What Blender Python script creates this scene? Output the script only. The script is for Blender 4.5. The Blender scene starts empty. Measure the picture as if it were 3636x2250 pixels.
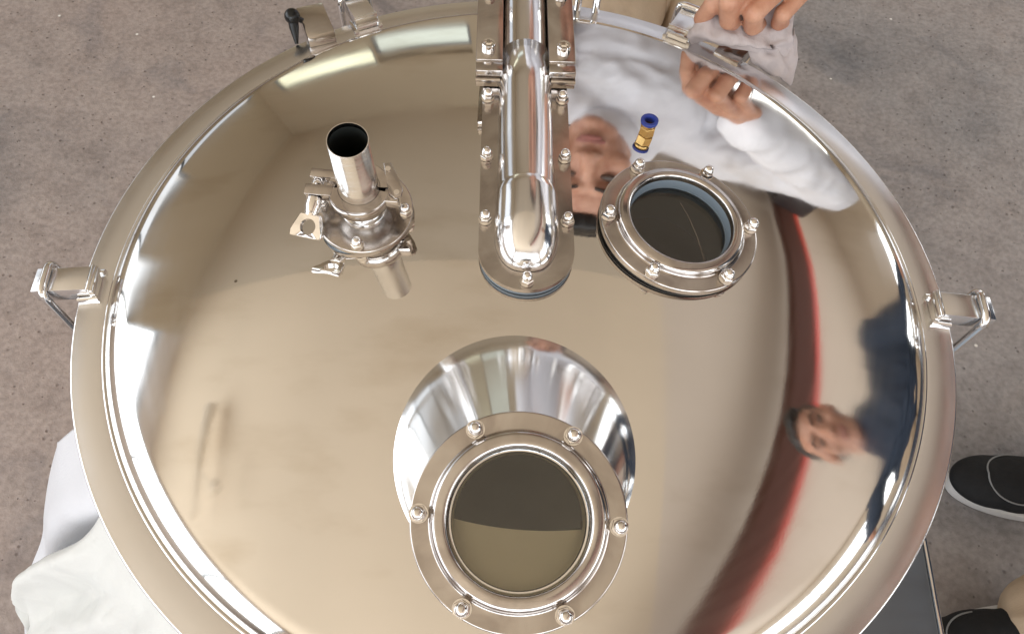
import bpy, bmesh, math, random
from mathutils import Vector, Matrix, Quaternion, noise
random.seed(7)
C = bpy.context.scene.collection
S = bpy.context.scene
R = math.radians
LIFT = 0.84          # height of the lid's flange above the workshop floor

# ------------------------------------------------------------------ camera
cam_d = bpy.data.cameras.new('camera')
cam = bpy.data.objects.new('camera', cam_d); C.objects.link(cam); S.camera = cam
pitch, yaw, roll = 1.0295101, -0.0131348, 0.0719217
cp, sp, cy, sy = math.cos(pitch), math.sin(pitch), math.cos(yaw), math.sin(yaw)
fw = Vector((sy*cp, cy*cp, -sp)); rt = Vector((cy, -sy, 0)); up = rt.cross(fw)
r2 = rt*math.cos(roll) + up*math.sin(roll); u2 = up*math.cos(roll) - rt*math.sin(roll)
cam.matrix_world = Matrix(((r2.x, u2.x, -fw.x, 0.0), (r2.y, u2.y, -fw.y, -0.31646),
                           (r2.z, u2.z, -fw.z, 0.47924 + LIFT), (0, 0, 0, 1)))
cam_d.sensor_width = 36; cam_d.lens = 36*0.8; cam_d.clip_start = 0.01; cam_d.clip_end = 200

# ------------------------------------------------------------------ world and lamps
w = bpy.data.worlds.new('World'); S.world = w; w.use_nodes = True
w.node_tree.nodes['Background'].inputs[0].default_value = (0.62, 0.66, 0.72, 1)
w.node_tree.nodes['Background'].inputs[1].default_value = 0.25
S.view_settings.view_transform = 'Standard'; S.view_settings.look = 'None'
S.view_settings.exposure = 0.30; S.view_settings.gamma = 1
S.cycles.use_denoising = True
S.cycles.max_bounces = 10; S.cycles.glossy_bounces = 6; S.cycles.diffuse_bounces = 5
S.cycles.transparent_max_bounces = 10
S.cycles.sample_clamp_indirect = 12

RX0, RX1, RY0, RY1, ZF, ZC = -3.5, 4.4, -4.4, 5.2, -0.84, 2.9
def window_light(name, loc, aim, sx, sy_, radiance, col=(1, 1, 1)):
    l = bpy.data.lights.new(name, 'AREA'); l.shape = 'RECTANGLE'; l.size = sx; l.size_y = sy_
    l.energy = radiance*math.pi*sx*sy_; l.color = col
    o = bpy.data.objects.new(name, l); C.objects.link(o); o.location = loc
    o.rotation_euler = Vector(aim).to_track_quat('-Z', 'Y').to_euler()
    return o
# daylight coming in through the real openings of the walls
OPENINGS = [  # wall, centre along the wall, width, z0, z1, radiance, colour
    ('west', -1.40, 5.4, 0.10, 2.60, 2.9, (0.92, 0.96, 1.0)),
    ('west', 1.65, 0.70, 0.20, 2.10, 1.35, (0.92, 0.96, 1.0)),
    ('west', 2.60, 1.20, 0.20, 1.72, 0.80, (0.94, 0.97, 1.0)),
    ('west', 4.10, 1.80, 0.20, 1.42, 0.48, (0.92, 0.96, 1.0)),
    ('east', 0.0, 8.0, 0.30, 1.95, 3.4, (0.94, 0.97, 1.0)),
    ('south', 0.4, 6.8, -0.10, 2.35, 3.3, (0.94, 0.97, 1.0)),
    ('north', -2.55, 1.35, 1.12, 1.58, 1.15, (1.0, 0.97, 0.66)),
    ('north', -1.30, 1.10, 0.80, 1.32, 0.72, (0.93, 1.0, 0.84)),
    ('north', 2.9, 2.2, 0.45, 1.50, 2.2, (1.0, 1.0, 0.96)),
]
for wall, c_, wd, z0, z1, rad, col in OPENINGS:
    zc_, ht = (z0 + z1)/2, z1 - z0
    if wall == 'west': window_light('window_light', (RX0 - 0.12, c_, zc_), (1, 0, 0), wd, ht, rad, col)
    if wall == 'east': window_light('window_light', (RX1 + 0.12, c_, zc_), (-1, 0, 0), wd, ht, rad, col)
    if wall == 'south': window_light('window_light', (c_, RY0 - 0.12, zc_), (0, 1, 0), wd, ht, rad, col)
    if wall == 'north': window_light('window_light', (c_, RY1 + 0.12, zc_), (0, -1, 0), wd, ht, rad, col)

# ------------------------------------------------------------------ materials
def mat(name, base=(0.5, 0.5, 0.5), rough=0.5, metal=0.0, spec=0.5):
    m = bpy.data.materials.new(name); m.use_nodes = True
    b = m.node_tree.nodes['Principled BSDF']
    b.inputs['Base Color'].default_value = (*base, 1); b.inputs['Roughness'].default_value = rough
    b.inputs['Metallic'].default_value = metal; b.inputs['Specular IOR Level'].default_value = spec
    return m
def N(m, t, **kw):
    n = m.node_tree.nodes.new(t)
    for k, v in kw.items():
        if k in n.inputs: n.inputs[k].default_value = v
        else: setattr(n, k, v)
    return n
def L(m, a, b): m.node_tree.links.new(a, b)
def bsdf(m): return m.node_tree.nodes['Principled BSDF']
def coords(m, scale=(1, 1, 1)):
    tc = N(m, 'ShaderNodeTexCoord'); mp = N(m, 'ShaderNodeMapping'); mp.inputs['Scale'].default_value = scale
    L(m, tc.outputs['Object'], mp.inputs['Vector']); return mp.outputs['Vector']
def ramp(m, fac, stops):
    r_ = N(m, 'ShaderNodeValToRGB'); e = r_.color_ramp.elements
    while len(e) < len(stops): e.new(0.5)
    for x, (p, c) in zip(e, stops):
        x.position = p; x.color = (*c, 1) if len(c) == 3 else c
    L(m, fac, r_.inputs['Fac']); return r_
def add_bump(m, height, strength, dist, prev=None):
    b = N(m, 'ShaderNodeBump'); b.inputs['Strength'].default_value = strength; b.inputs['Distance'].default_value = dist
    L(m, height, b.inputs['Height'])
    if prev is not None: L(m, prev.outputs['Normal'], b.inputs['Normal'])
    L(m, b.outputs['Normal'], bsdf(m).inputs['Normal']); return b

def steel(name, base, r0, r1, scale=9.0, stretch=(1, 1, 1), wob=0.0, wob_scale=7.0, fine=0.0, fine_scale=400.0):
    m = mat(name, base, r0, 1.0)
    v = coords(m, stretch)
    n = N(m, 'ShaderNodeTexNoise'); n.inputs['Scale'].default_value = scale; n.inputs['Detail'].default_value = 5
    L(m, v, n.inputs['Vector'])
    mr = N(m, 'ShaderNodeMapRange'); mr.inputs['From Min'].default_value = 0.35; mr.inputs['From Max'].default_value = 0.7
    mr.inputs['To Min'].default_value = r0; mr.inputs['To Max'].default_value = r1
    L(m, n.outputs['Fac'], mr.inputs['Value']); L(m, mr.outputs['Result'], bsdf(m).inputs['Roughness'])
    prev = None
    if wob:
        n2 = N(m, 'ShaderNodeTexNoise'); n2.inputs['Scale'].default_value = wob_scale; n2.inputs['Detail'].default_value = 1.5
        L(m, coords(m), n2.inputs['Vector']); prev = add_bump(m, n2.outputs['Fac'], 1.0, wob)
    if fine:
        n3 = N(m, 'ShaderNodeTexNoise'); n3.inputs['Scale'].default_value = fine_scale; n3.inputs['Detail'].default_value = 3
        L(m, coords(m, stretch), n3.inputs['Vector']); add_bump(m, n3.outputs['Fac'], 1.0, fine, prev)
    return m

M = {}
# the dome: mirror-ish satin steel with fingerprints, specks and faint smears
M['dome'] = steel('dome_steel', (0.80, 0.785, 0.765), 0.026, 0.046, 6.0, wob=0.0006, wob_scale=5.0, fine=0.000004, fine_scale=700)
m = M['dome']
sxd = N(m, 'ShaderNodeVectorMath', operation='LENGTH'); L(m, coords(m, (1, 1, 0)), sxd.inputs[0])
kr = N(m, 'ShaderNodeMapRange', interpolation_type='SMOOTHSTEP'); kr.inputs['From Min'].default_value = 0.190; kr.inputs['From Max'].default_value = 0.275; kr.inputs['To Min'].default_value = 0.0; kr.inputs['To Max'].default_value = 0.040
L(m, sxd.outputs['Value'], kr.inputs['Value'])
old = bsdf(m).inputs['Roughness'].links[0].from_socket; ad = N(m, 'ShaderNodeMath', operation='ADD'); L(m, old, ad.inputs[0]); L(m, kr.outputs[0], ad.inputs[1])
rg_ = N(m, 'ShaderNodeTexNoise', noise_dimensions='1D'); rg_.inputs['Scale'].default_value = 170; rg_.inputs['Detail'].default_value = 4; L(m, sxd.outputs['Value'], rg_.inputs['W'])
wp = N(m, 'ShaderNodeTexNoise'); wp.inputs['Scale'].default_value = 4.5; wp.inputs['Detail'].default_value = 7; wp.inputs['Distortion'].default_value = 1.6; L(m, coords(m, (1, 0.45, 1)), wp.inputs['Vector'])
r1_ = N(m, 'ShaderNodeMapRange'); r1_.inputs['To Min'].default_value = -0.012; r1_.inputs['To Max'].default_value = 0.016; L(m, rg_.outputs['Fac'], r1_.inputs['Value'])
r2_ = N(m, 'ShaderNodeMapRange'); r2_.inputs['From Min'].default_value = 0.52; r2_.inputs['From Max'].default_value = 0.66; r2_.inputs['To Max'].default_value = 0.055; L(m, wp.outputs['Fac'], r2_.inputs['Value'])
a2 = N(m, 'ShaderNodeMath', operation='ADD'); L(m, r1_.outputs[0], a2.inputs[0]); L(m, r2_.outputs[0], a2.inputs[1])
a3 = N(m, 'ShaderNodeMath', operation='ADD'); L(m, ad.outputs[0], a3.inputs[0]); L(m, a2.outputs[0], a3.inputs[1]); L(m, a3.outputs[0], bsdf(m).inputs['Roughness'])
vo = N(m, 'ShaderNodeTexVoronoi'); vo.inputs['Scale'].default_value = 34; L(m, coords(m), vo.inputs['Vector'])
sp_ = ramp(m, vo.outputs['Distance'], [(0.0, (0.28, 0.25, 0.22)), (0.03, (0.36, 0.33, 0.30)), (0.045, (1, 1, 1))])
pick = N(m, 'ShaderNodeSeparateColor'); L(m, vo.outputs['Color'], pick.inputs[0])
lt = N(m, 'ShaderNodeMath', operation='GREATER_THAN'); lt.inputs[1].default_value = 0.78; L(m, pick.outputs[0], lt.inputs[0])
mx = N(m, 'ShaderNodeMix', data_type='RGBA', blend_type='MULTIPLY'); L(m, lt.outputs[0], mx.inputs[0])
sm = N(m, 'ShaderNodeTexNoise'); sm.inputs['Scale'].default_value = 11; sm.inputs['Detail'].default_value = 6; L(m, coords(m, (1, 2.2, 1)), sm.inputs['Vector'])
smr = ramp(m, sm.outputs['Fac'], [(0.30, (0.70, 0.665, 0.62)), (0.46, (0.80, 0.785, 0.765)), (0.75, (0.825, 0.81, 0.795))])
L(m, smr.outputs[0], mx.inputs[6]); L(m, sp_.outputs[0], mx.inputs[7]); L(m, mx.outputs[2], bsdf(m).inputs['Base Color'])
M['polish'] = steel('polished_steel', (0.80, 0.80, 0.80), 0.04, 0.10, 20, wob=0.0003, wob_scale=14)
M['tube'] = steel('brushed_tube_steel', (0.87, 0.87, 0.88), 0.12, 0.20, 30, stretch=(6, 0.6, 6), wob=0.0003, wob_scale=12, fine=0.000010, fine_scale=160)
M['satin'] = steel('satin_steel', (0.68, 0.655, 0.63), 0.12, 0.22, 25, fine=0.000008, fine_scale=500)
m = M['dome']; bsdf(m).inputs['Anisotropic'].default_value = 0.82; bsdf(m).inputs['Anisotropic Rotation'].default_value = 0.25
tg = N(m, 'ShaderNodeTangent'); tg.direction_type = 'RADIAL'; tg.axis = 'Z'; L(m, tg.outputs[0], bsdf(m).inputs['Tangent'])
m = M['satin']
pn = N(m, 'ShaderNodeTexNoise'); pn.inputs['Scale'].default_value = 42; pn.inputs['Detail'].default_value = 4; pn.inputs['Distortion'].default_value = 0.8; L(m, coords(m), pn.inputs['Vector'])
pr_ = ramp(m, pn.outputs['Fac'], [(0.28, (0.40, 0.365, 0.345)), (0.50, (0.545, 0.51, 0.485)), (0.74, (0.66, 0.635, 0.615))]); L(m, pr_.outputs[0], bsdf(m).inputs['Base Color'])
M['rim'] = steel('rim_steel', (0.80, 0.80, 0.81), 0.19, 0.27, 15, wob=0.00025, wob_scale=9, fine=0.000004, fine_scale=500)
M['cone'] = steel('cone_steel', (0.76, 0.76, 0.76), 0.13, 0.20, 18)
m = M['cone']; bsdf(m).inputs['Anisotropic'].default_value = 0.85; bsdf(m).inputs['Anisotropic Rotation'].default_value = 0.25
tg = N(m, 'ShaderNodeTangent'); tg.direction_type = 'RADIAL'; tg.axis = 'Z'; L(m, tg.outputs[0], bsdf(m).inputs['Tangent'])
M['pipe'] = steel('turned_pipe_steel', (0.76, 0.75, 0.74), 0.14, 0.24, 30, stretch=(0.5, 0.5, 14), fine=0.00002, fine_scale=90)
M['nut'] = steel('nut_steel', (0.82, 0.80, 0.78), 0.06, 0.14, 60)
M['dull'] = steel('dull_inner_steel', (0.95, 0.87, 0.68), 0.36, 0.46, 30); bsdf(M['dull']).inputs['Metallic'].default_value = 0.0
M['sheet_steel'] = steel('sheet_steel', (0.24, 0.285, 0.345), 0.30, 0.42, 8, stretch=(1, 6, 1), fine=0.00002, fine_scale=200)
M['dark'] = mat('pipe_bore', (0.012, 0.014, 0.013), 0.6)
M['scratch'] = mat('scratch_grime', (0.09, 0.08, 0.075), 0.6)
M['gasket'] = mat('blue_grey_gasket', (0.17, 0.215, 0.26), 0.35)
M['gasket_black'] = mat('dark_gasket', (0.035, 0.035, 0.035), 0.5)
M['blue'] = mat('blue_plastic', (0.030, 0.055, 0.30), 0.38)
M['brass'] = steel('brass', (0.62, 0.42, 0.17), 0.2, 0.32, 40)
M['black'] = mat('black_plastic', (0.008, 0.009, 0.010), 0.22, 0, 0.35)

g = bpy.data.materials.new('sight_glass_pane'); g.use_nodes = True; M['glass'] = g
nt = g.node_tree; nt.nodes.remove(nt.nodes['Principled BSDF'])
tr = N(g, 'ShaderNodeBsdfTransparent'); tr.inputs[0].default_value = (0.96, 0.97, 0.93, 1)
gl = N(g, 'ShaderNodeBsdfGlossy'); gl.inputs['Roughness'].default_value = 0.02
fr = N(g, 'ShaderNodeFresnel'); fr.inputs[0].default_value = 1.9
df = N(g, 'ShaderNodeBsdfDiffuse'); df.inputs[0].default_value = (0.60, 0.60, 0.46, 1); md = N(g, 'ShaderNodeMixShader'); md.inputs[0].default_value = 0.014
ms = N(g, 'ShaderNodeMixShader'); L(g, fr.outputs[0], ms.inputs[0]); L(g, tr.outputs[0], ms.inputs[1]); L(g, gl.outputs[0], ms.inputs[2])
L(g, ms.outputs[0], md.inputs[1]); L(g, df.outputs[0], md.inputs[2]); L(g, md.outputs[0], nt.nodes['Material Output'].inputs[0])

# concrete floor: pinkish brown, greyer to the east, pitted and blotched
m = M['floor'] = mat('worn_concrete', (0.2, 0.17, 0.15), 0.8, 0, 0.3)
v = coords(m)
big = N(m, 'ShaderNodeTexNoise'); big.inputs['Scale'].default_value = 2.2; big.inputs['Detail'].default_value = 6; L(m, v, big.inputs['Vector'])
mid = N(m, 'ShaderNodeTexNoise'); mid.inputs['Scale'].default_value = 16; mid.inputs['Detail'].default_value = 9; mid.inputs['Roughness'].default_value = 0.65; L(m, v, mid.inputs['Vector'])
fin = N(m, 'ShaderNodeTexNoise'); fin.inputs['Scale'].default_value = 95; fin.inputs['Detail'].default_value = 6; L(m, v, fin.inputs['Vector'])
sx = N(m, 'ShaderNodeSeparateXYZ'); L(m, v, sx.inputs[0])
gx = N(m, 'ShaderNodeMapRange'); gx.inputs['From Min'].default_value = -0.4; gx.inputs['From Max'].default_value = 0.7; L(m, sx.outputs[0], gx.inputs['Value'])
warm = ramp(m, mid.outputs['Fac'], [(0.25, (0.280, 0.234, 0.214)), (0.5, (0.355, 0.301, 0.278)), (0.75, (0.385, 0.330, 0.304))])
cool = ramp(m, mid.outputs['Fac'], [(0.25, (0.240, 0.221, 0.216)), (0.5, (0.312, 0.290, 0.284)), (0.75, (0.355, 0.335, 0.330))])
mx = N(m, 'ShaderNodeMix', data_type='RGBA'); L(m, gx.outputs[0], mx.inputs[0]); L(m, warm.outputs[0], mx.inputs[6]); L(m, cool.outputs[0], mx.inputs[7])
bl = ramp(m, big.outputs['Fac'], [(0.32, (0.70, 0.73, 0.76)), (0.47, (0.97, 0.97, 0.97)), (0.60, (1.02, 1.0, 0.99)), (0.78, (1.12, 1.07, 1.04))])
mu = N(m, 'ShaderNodeMix', data_type='RGBA', blend_type='MULTIPLY'); mu.inputs[0].default_value = 1
L(m, mx.outputs[2], mu.inputs[6]); L(m, bl.outputs[0], mu.inputs[7])
pv = N(m, 'ShaderNodeTexVoronoi'); pv.inputs['Scale'].default_value = 72; pv.inputs['Randomness'].default_value = 1; L(m, v, pv.inputs['Vector'])
pc = N(m, 'ShaderNodeSeparateColor'); L(m, pv.outputs['Color'], pc.inputs[0])
psz = N(m, 'ShaderNodeMapRange'); psz.inputs['From Min'].default_value = 0.40; psz.inputs['From Max'].default_value = 1; psz.inputs['To Min'].default_value = 0.001; psz.inputs['To Max'].default_value = 0.32; L(m, pc.outputs[0], psz.inputs['Value'])
pd = N(m, 'ShaderNodeMath', operation='DIVIDE'); L(m, pv.outputs['Distance'], pd.inputs[0]); L(m, psz.outputs[0], pd.inputs[1])
pit = ramp(m, pd.outputs[0], [(0.25, (0.55, 0.53, 0.53)), (0.95, (1, 1, 1))])
mu2 = N(m, 'ShaderNodeMix', data_type='RGBA', blend_type='MULTIPLY'); mu2.inputs[0].default_value = 0.8
L(m, mu.outputs[2], mu2.inputs[6]); L(m, pit.outputs[0], mu2.inputs[7])
fr_ = ramp(m, fin.outputs['Fac'], [(0.32, (0.82, 0.82, 0.82)), (0.62, (1.06, 1.06, 1.06))])
mu3 = N(m, 'ShaderNodeMix', data_type='RGBA', blend_type='MULTIPLY'); mu3.inputs[0].default_value = 1
L(m, mu2.outputs[2], mu3.inputs[6]); L(m, fr_.outputs[0], mu3.inputs[7]); 
cv = N(m, 'ShaderNodeTexVoronoi'); cv.inputs['Scale'].default_value = 26; L(m, v, cv.inputs['Vector'])
cc = N(m, 'ShaderNodeSeparateColor'); L(m, cv.outputs['Color'], cc.inputs[0])
c1 = N(m, 'ShaderNodeMath', operation='GREATER_THAN'); c1.inputs[1].default_value = 0.93; L(m, cc.outputs[1], c1.inputs[0])
c2 = N(m, 'ShaderNodeMath', operation='LESS_THAN'); c2.inputs[1].default_value = 0.085; L(m, cv.outputs['Distance'], c2.inputs[0])
c3 = N(m, 'ShaderNodeMath', operation='MULTIPLY'); L(m, c1.outputs[0], c3.inputs[0]); L(m, c2.outputs[0], c3.inputs[1])
st_ = N(m, 'ShaderNodeTexNoise'); st_.inputs['Scale'].default_value = 5.5; st_.inputs['Detail'].default_value = 8; st_.inputs['Distortion'].default_value = 1.2; L(m, v, st_.inputs['Vector'])
sr_ = ramp(m, st_.outputs['Fac'], [(0.30, (0.62, 0.66, 0.72)), (0.43, (1, 1, 1)), (0.66, (1, 1, 1)), (0.78, (1.16, 1.10, 1.04))])
m4 = N(m, 'ShaderNodeMix', data_type='RGBA', blend_type='MULTIPLY'); m4.inputs[0].default_value = 0.5; L(m, mu3.outputs[2], m4.inputs[6]); L(m, sr_.outputs[0], m4.inputs[7])
m5 = N(m, 'ShaderNodeMix', data_type='RGBA'); m5.inputs[7].default_value = (0.72, 0.70, 0.67, 1); L(m, c3.outputs[0], m5.inputs[0]); L(m, m4.outputs[2], m5.inputs[6]); L(m, m5.outputs[2], bsdf(m).inputs['Base Color'])
b1 = add_bump(m, mid.outputs['Fac'], 0.7, 0.010); b2 = add_bump(m, pit.outputs[0], 0.9, 0.004, b1); add_bump(m, fin.outputs['Fac'], 0.5, 0.002, b2)

def cloth(name, base, rough=0.85, wr=0.004, sc=22, dark=0.85, weave=0):
    m = mat(name, base, rough, 0, 0.25)
    n = N(m, 'ShaderNodeTexNoise'); n.inputs['Scale'].default_value = sc; n.inputs['Detail'].default_value = 4; n.inputs['Distortion'].default_value = 0.6
    L(m, coords(m), n.inputs['Vector'])
    r_ = ramp(m, n.outputs['Fac'], [(0.3, tuple(x*dark for x in base)), (0.65, base)]); L(m, r_.outputs[0], bsdf(m).inputs['Base Color'])
    b = add_bump(m, n.outputs['Fac'], 0.6, wr)
    f = N(m, 'ShaderNodeTexNoise'); f.inputs['Scale'].default_value = 600; L(m, coords(m), f.inputs['Vector']); add_bump(m, f.outputs['Fac'], 0.3, 0.001, b)
    return m
M['white_film'] = cloth('white_film', (0.68, 0.695, 0.74), 0.45, 0.002, 9, 0.97)
M['white_sheet'] = cloth('white_sheet', (0.67, 0.68, 0.665), 0.6, 0.008, 14, 0.93)
M['white_shirt'] = cloth('white_shirt', (0.86, 0.87, 0.92), 0.8, 0.010, 12, 0.92)
M['rag'] = cloth('grey_rag', (0.56, 0.51, 0.52), 0.9, 0.004, 40, 0.85)
M['khaki'] = cloth('khaki_trousers', (0.52, 0.40, 0.28), 0.85, 0.006, 18, 0.85)
M['navy'] = cloth('navy_jacket', (0.034, 0.048, 0.075), 0.75, 0.006, 16, 0.8)
M['charcoal'] = cloth('charcoal_shirt', (0.05, 0.045, 0.045), 0.8, 0.006, 16, 0.8)
M['shoe'] = cloth('black_sneaker', (0.016, 0.017, 0.019), 0.75, 0.002, 90, 0.8)
M['sole'] = mat('white_sole', (0.62, 0.62, 0.62), 0.6)
M['piping'] = mat('grey_piping', (0.22, 0.23, 0.24), 0.6)
m = M['skin'] = mat('skin', (0.56, 0.30, 0.20), 0.48)
n = N(m, 'ShaderNodeTexNoise'); n.inputs['Scale'].default_value = 45; n.inputs['Detail'].default_value = 5; L(m, coords(m), n.inputs['Vector'])
r_ = ramp(m, n.outputs['Fac'], [(0.3, (0.44, 0.20, 0.125)), (0.55, (0.56, 0.30, 0.20)), (0.75, (0.62, 0.36, 0.26))]); L(m, r_.outputs[0], bsdf(m).inputs['Base Color'])
n2 = N(m, 'ShaderNodeTexVoronoi'); n2.inputs['Scale'].default_value = 420; L(m, coords(m), n2.inputs['Vector'])
b_ = add_bump(m, n.outputs['Fac'], 0.4, 0.002); add_bump(m, n2.outputs['Distance'], 0.18, 0.0008, b_)
bsdf(m).inputs['Subsurface Weight'].default_value = 0.12; bsdf(m).inputs['Subsurface Radius'].default_value = (0.006, 0.002, 0.001)
M['hair'] = mat('black_hair', (0.012, 0.010, 0.009), 0.5)
M['lip'] = mat('lip', (0.34, 0.13, 0.11), 0.5)
M['eye'] = mat('eye', (0.10, 0.08, 0.07), 0.2)
M['phone'] = mat('phone_glass', (0.02, 0.02, 0.022), 0.15)
def sheet(name, base):
    m = mat(name, base, 0.7, 0, 0.2)
    n = N(m, 'ShaderNodeTexNoise'); n.inputs['Scale'].default_value = 0.7; n.inputs['Detail'].default_value = 3; L(m, coords(m, (1, 0.3, 1)), n.inputs['Vector'])
    r_ = ramp(m, n.outputs['Fac'], [(0.3, tuple(x*0.9 for x in base)), (0.7, base)]); L(m, r_.outputs[0], bsdf(m).inputs['Base Color']); return m
M['cream'] = sheet('cream_roof_sheet', (0.79, 0.655, 0.485))
M['greige'] = sheet('grey_roof_sheet', (0.73, 0.62, 0.505))
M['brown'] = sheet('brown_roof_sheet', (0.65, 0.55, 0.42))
M['wall'] = sheet('painted_wall', (0.58, 0.50, 0.43))
M['wall_cream'] = sheet('cream_wall', (0.70, 0.60, 0.47))
M['wall_green'] = sheet('tan_wall', (0.50, 0.41, 0.29))
M['frame'] = mat('window_frame_paint', (0.25, 0.26, 0.27), 0.5)
M['beam'] = sheet('brown_red_beam', (0.095, 0.036, 0.024))
M['beam_red'] = mat('red_flange_paint', (0.68, 0.040, 0.018), 0.45)
M['hoist'] = mat('hoist_black', (0.03, 0.022, 0.022), 0.5)

# ------------------------------------------------------------------ mesh helpers
def link(name, bm, m, parent=None, sharp=35, label=None):
    me = bpy.data.meshes.new(name); bm.normal_update(); bm.to_mesh(me); bm.free()
    return link_me(name, me, m, parent, sharp, label)
def link_me(name, me, m, parent=None, sharp=35, label=None):
    me.materials.clear(); me.materials.append(m)
    me.shade_smooth()
    if sharp: me.set_sharp_from_angle(angle=R(sharp))
    o = bpy.data.objects.new(name, me); C.objects.link(o)
    if parent is not None: o.parent = parent
    if label: o['label'] = label
    return o
def thing(name, label, cat, loc=(0, 0, 0), group=None):
    o = bpy.data.objects.new(name, None); C.objects.link(o); o.location = loc; o.empty_display_size = 0.05
    o['label'] = label; o['category'] = cat
    if group: o['group'] = group
    return o
def tag(o, label, cat):
    o['label'] = label; o['category'] = cat; return o
def struct(o): o['kind'] = 'structure'; return o
def lathe(prof, seg=64, mtx=None, bm=None, closed=False):
    """prof: list of (r, z)"""
    bm = bm or bmesh.new(); rings = []
    for r_, z in prof:
        if r_ < 1e-7: rings.append([bm.verts.new((0, 0, z))])
        else: rings.append([bm.verts.new((r_*math.cos(2*math.pi*i/seg), r_*math.sin(2*math.pi*i/seg), z)) for i in range(seg)])
    pairs = list(zip(rings, rings[1:])) + ([(rings[-1], rings[0])] if closed else [])
    for a, b in pairs:
        for i in range(seg):
            j = (i + 1) % seg
            if len(a) == 1 and len(b) == 1: continue
            if len(a) == 1: f = (a[0], b[i], b[j])
            elif len(b) == 1: f = (a[i], b[0], a[j])
            else: f = (a[i], b[i], b[j], a[j])
            bm.faces.new(f)
    if mtx is not None:
        vs = [v for r_ in rings for v in r_]; bmesh.ops.transform(bm, matrix=mtx, verts=vs)
    bmesh.ops.recalc_face_normals(bm, faces=bm.faces[:]) if closed else None
    return bm
def arc(cx, cz, r_, a0, a1, n=6):
    return [(cx + r_*math.cos(R(a0 + (a1 - a0)*i/n)), cz + r_*math.sin(R(a0 + (a1 - a0)*i/n))) for i in range(n + 1)]
def box(x0, x1, y0, y1, z0, z1, bev=0, bm=None, mtx=None):
    bm = bm or bmesh.new()
    t = bmesh.new(); bmesh.ops.create_cube(t, size=1)
    bmesh.ops.transform(t, matrix=Matrix.Translation(((x0+x1)/2, (y0+y1)/2, (z0+z1)/2)) @ Matrix.Diagonal((x1-x0, y1-y0, z1-z0, 1)), verts=t.verts)
    if bev: bmesh.ops.bevel(t, geom=t.edges[:], offset=bev, segments=2, affect='EDGES', profile=0.5)
    if mtx is not None: bmesh.ops.transform(t, matrix=mtx, verts=t.verts)
    me = bpy.data.meshes.new('tmp'); t.to_mesh(me); t.free(); bm.from_mesh(me); bpy.data.meshes.remove(me)
    return bm
def tube(path, r_, seg=12, bm=None, cap=True):
    bm = bm or bmesh.new(); P = [Vector(p) for p in path]; rings = []
    rr = r_ if isinstance(r_, (list, tuple)) else [r_]*len(P)
    t0 = (P[1] - P[0]).normalized(); a = t0.orthogonal().normalized()
    for i, p in enumerate(P):
        t = ((P[min(i+1, len(P)-1)] - p).normalized() + (p - P[max(i-1, 0)]).normalized()).normalized()
        a = (a - t*a.dot(t)).normalized(); b = t.cross(a)
        rings.append([bm.verts.new(p + (a*math.cos(2*math.pi*k/seg) + b*math.sin(2*math.pi*k/seg))*rr[i]) for k in range(seg)])
    for A, B in zip(rings, rings[1:]):
        for k in range(seg): bm.faces.new((A[k], A[(k+1) % seg], B[(k+1) % seg], B[k]))
    if cap: bm.faces.new(rings[0][::-1]); bm.faces.new(rings[-1])
    return bm
def round_path(pts, rad, n=5):
    P = [Vector(p) for p in pts]; out = [P[0]]
    for a, b, c in zip(P, P[1:], P[2:]):
        d0 = min(rad, (a-b).length*0.49); d1 = min(rad, (c-b).length*0.49)
        s, e = b + (a-b).normalized()*d0, b + (c-b).normalized()*d1
        for i in range(n+1):
            t = i/n; out.append(s*(1-t)**2 + b*2*t*(1-t) + e*t*t)
    return out + [P[-1]]
def prism(outline, z0, z1, bev=0, bm=None):
    bm = bm or bmesh.new(); t = bmesh.new()
    lo = [t.verts.new((x, y, z0)) for x, y in outline]; hi = [t.verts.new((x, y, z1)) for x, y in outline]
    t.faces.new(lo[::-1]); top = t.faces.new(hi); n = len(lo)
    for i in range(n): t.faces.new((lo[i], lo[(i+1) % n], hi[(i+1) % n], hi[i]))
    if bev: bmesh.ops.bevel(t, geom=list(top.edges), offset=bev, segments=2, affect='EDGES', profile=0.5)
    me = bpy.data.meshes.new('tmp'); t.to_mesh(me); t.free(); bm.from_mesh(me); bpy.data.meshes.remove(me)
    return bm
def frame(o, n, xdir=(1, 0, 0)):
    z = Vector(n).normalized(); x = Vector(xdir); x = (x - z*x.dot(z)).normalized(); y = z.cross(x)
    return Matrix(((x.x, y.x, z.x, o[0]), (x.y, y.y, z.y, o[1]), (x.z, y.z, z.z, o[2]), (0, 0, 0, 1)))
def patch(rows, nu, nv):
    """smooth Catmull-Rom surface through rows of points"""
    def cr(p, t):
        n_ = len(p) - 1; x = t*n_; i = min(int(x), n_-1); f = x - i
        a, b, c, d = (Vector(p[max(i-1, 0)]), Vector(p[i]), Vector(p[i+1]), Vector(p[min(i+2, n_)]))
        return 0.5*((2*b) + (c-a)*f + (2*a-5*b+4*c-d)*f*f + (3*b-a-3*c+d)*f**3)
    return [[cr([cr(r_, v_/nv) for r_ in rows], u_/nu) for v_ in range(nv+1)] for u_ in range(nu+1)]
def grid_bm(G, thick=0):
    bm = bmesh.new(); V = [[bm.verts.new(p) for p in r_] for r_ in G]
    for i in range(len(V)-1):
        for j in range(len(V[0])-1): bm.faces.new((V[i][j], V[i][j+1], V[i+1][j+1], V[i+1][j]))
    if thick:
        bm.normal_update(); bmesh.ops.solidify(bm, geom=bm.faces[:], thickness=thick)
    return bm
def copy_tree(o, parent):
    c = o.copy(); C.objects.link(c); c.parent = parent
    for ch in list(o.children): copy_tree(ch, c)
    return c

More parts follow.
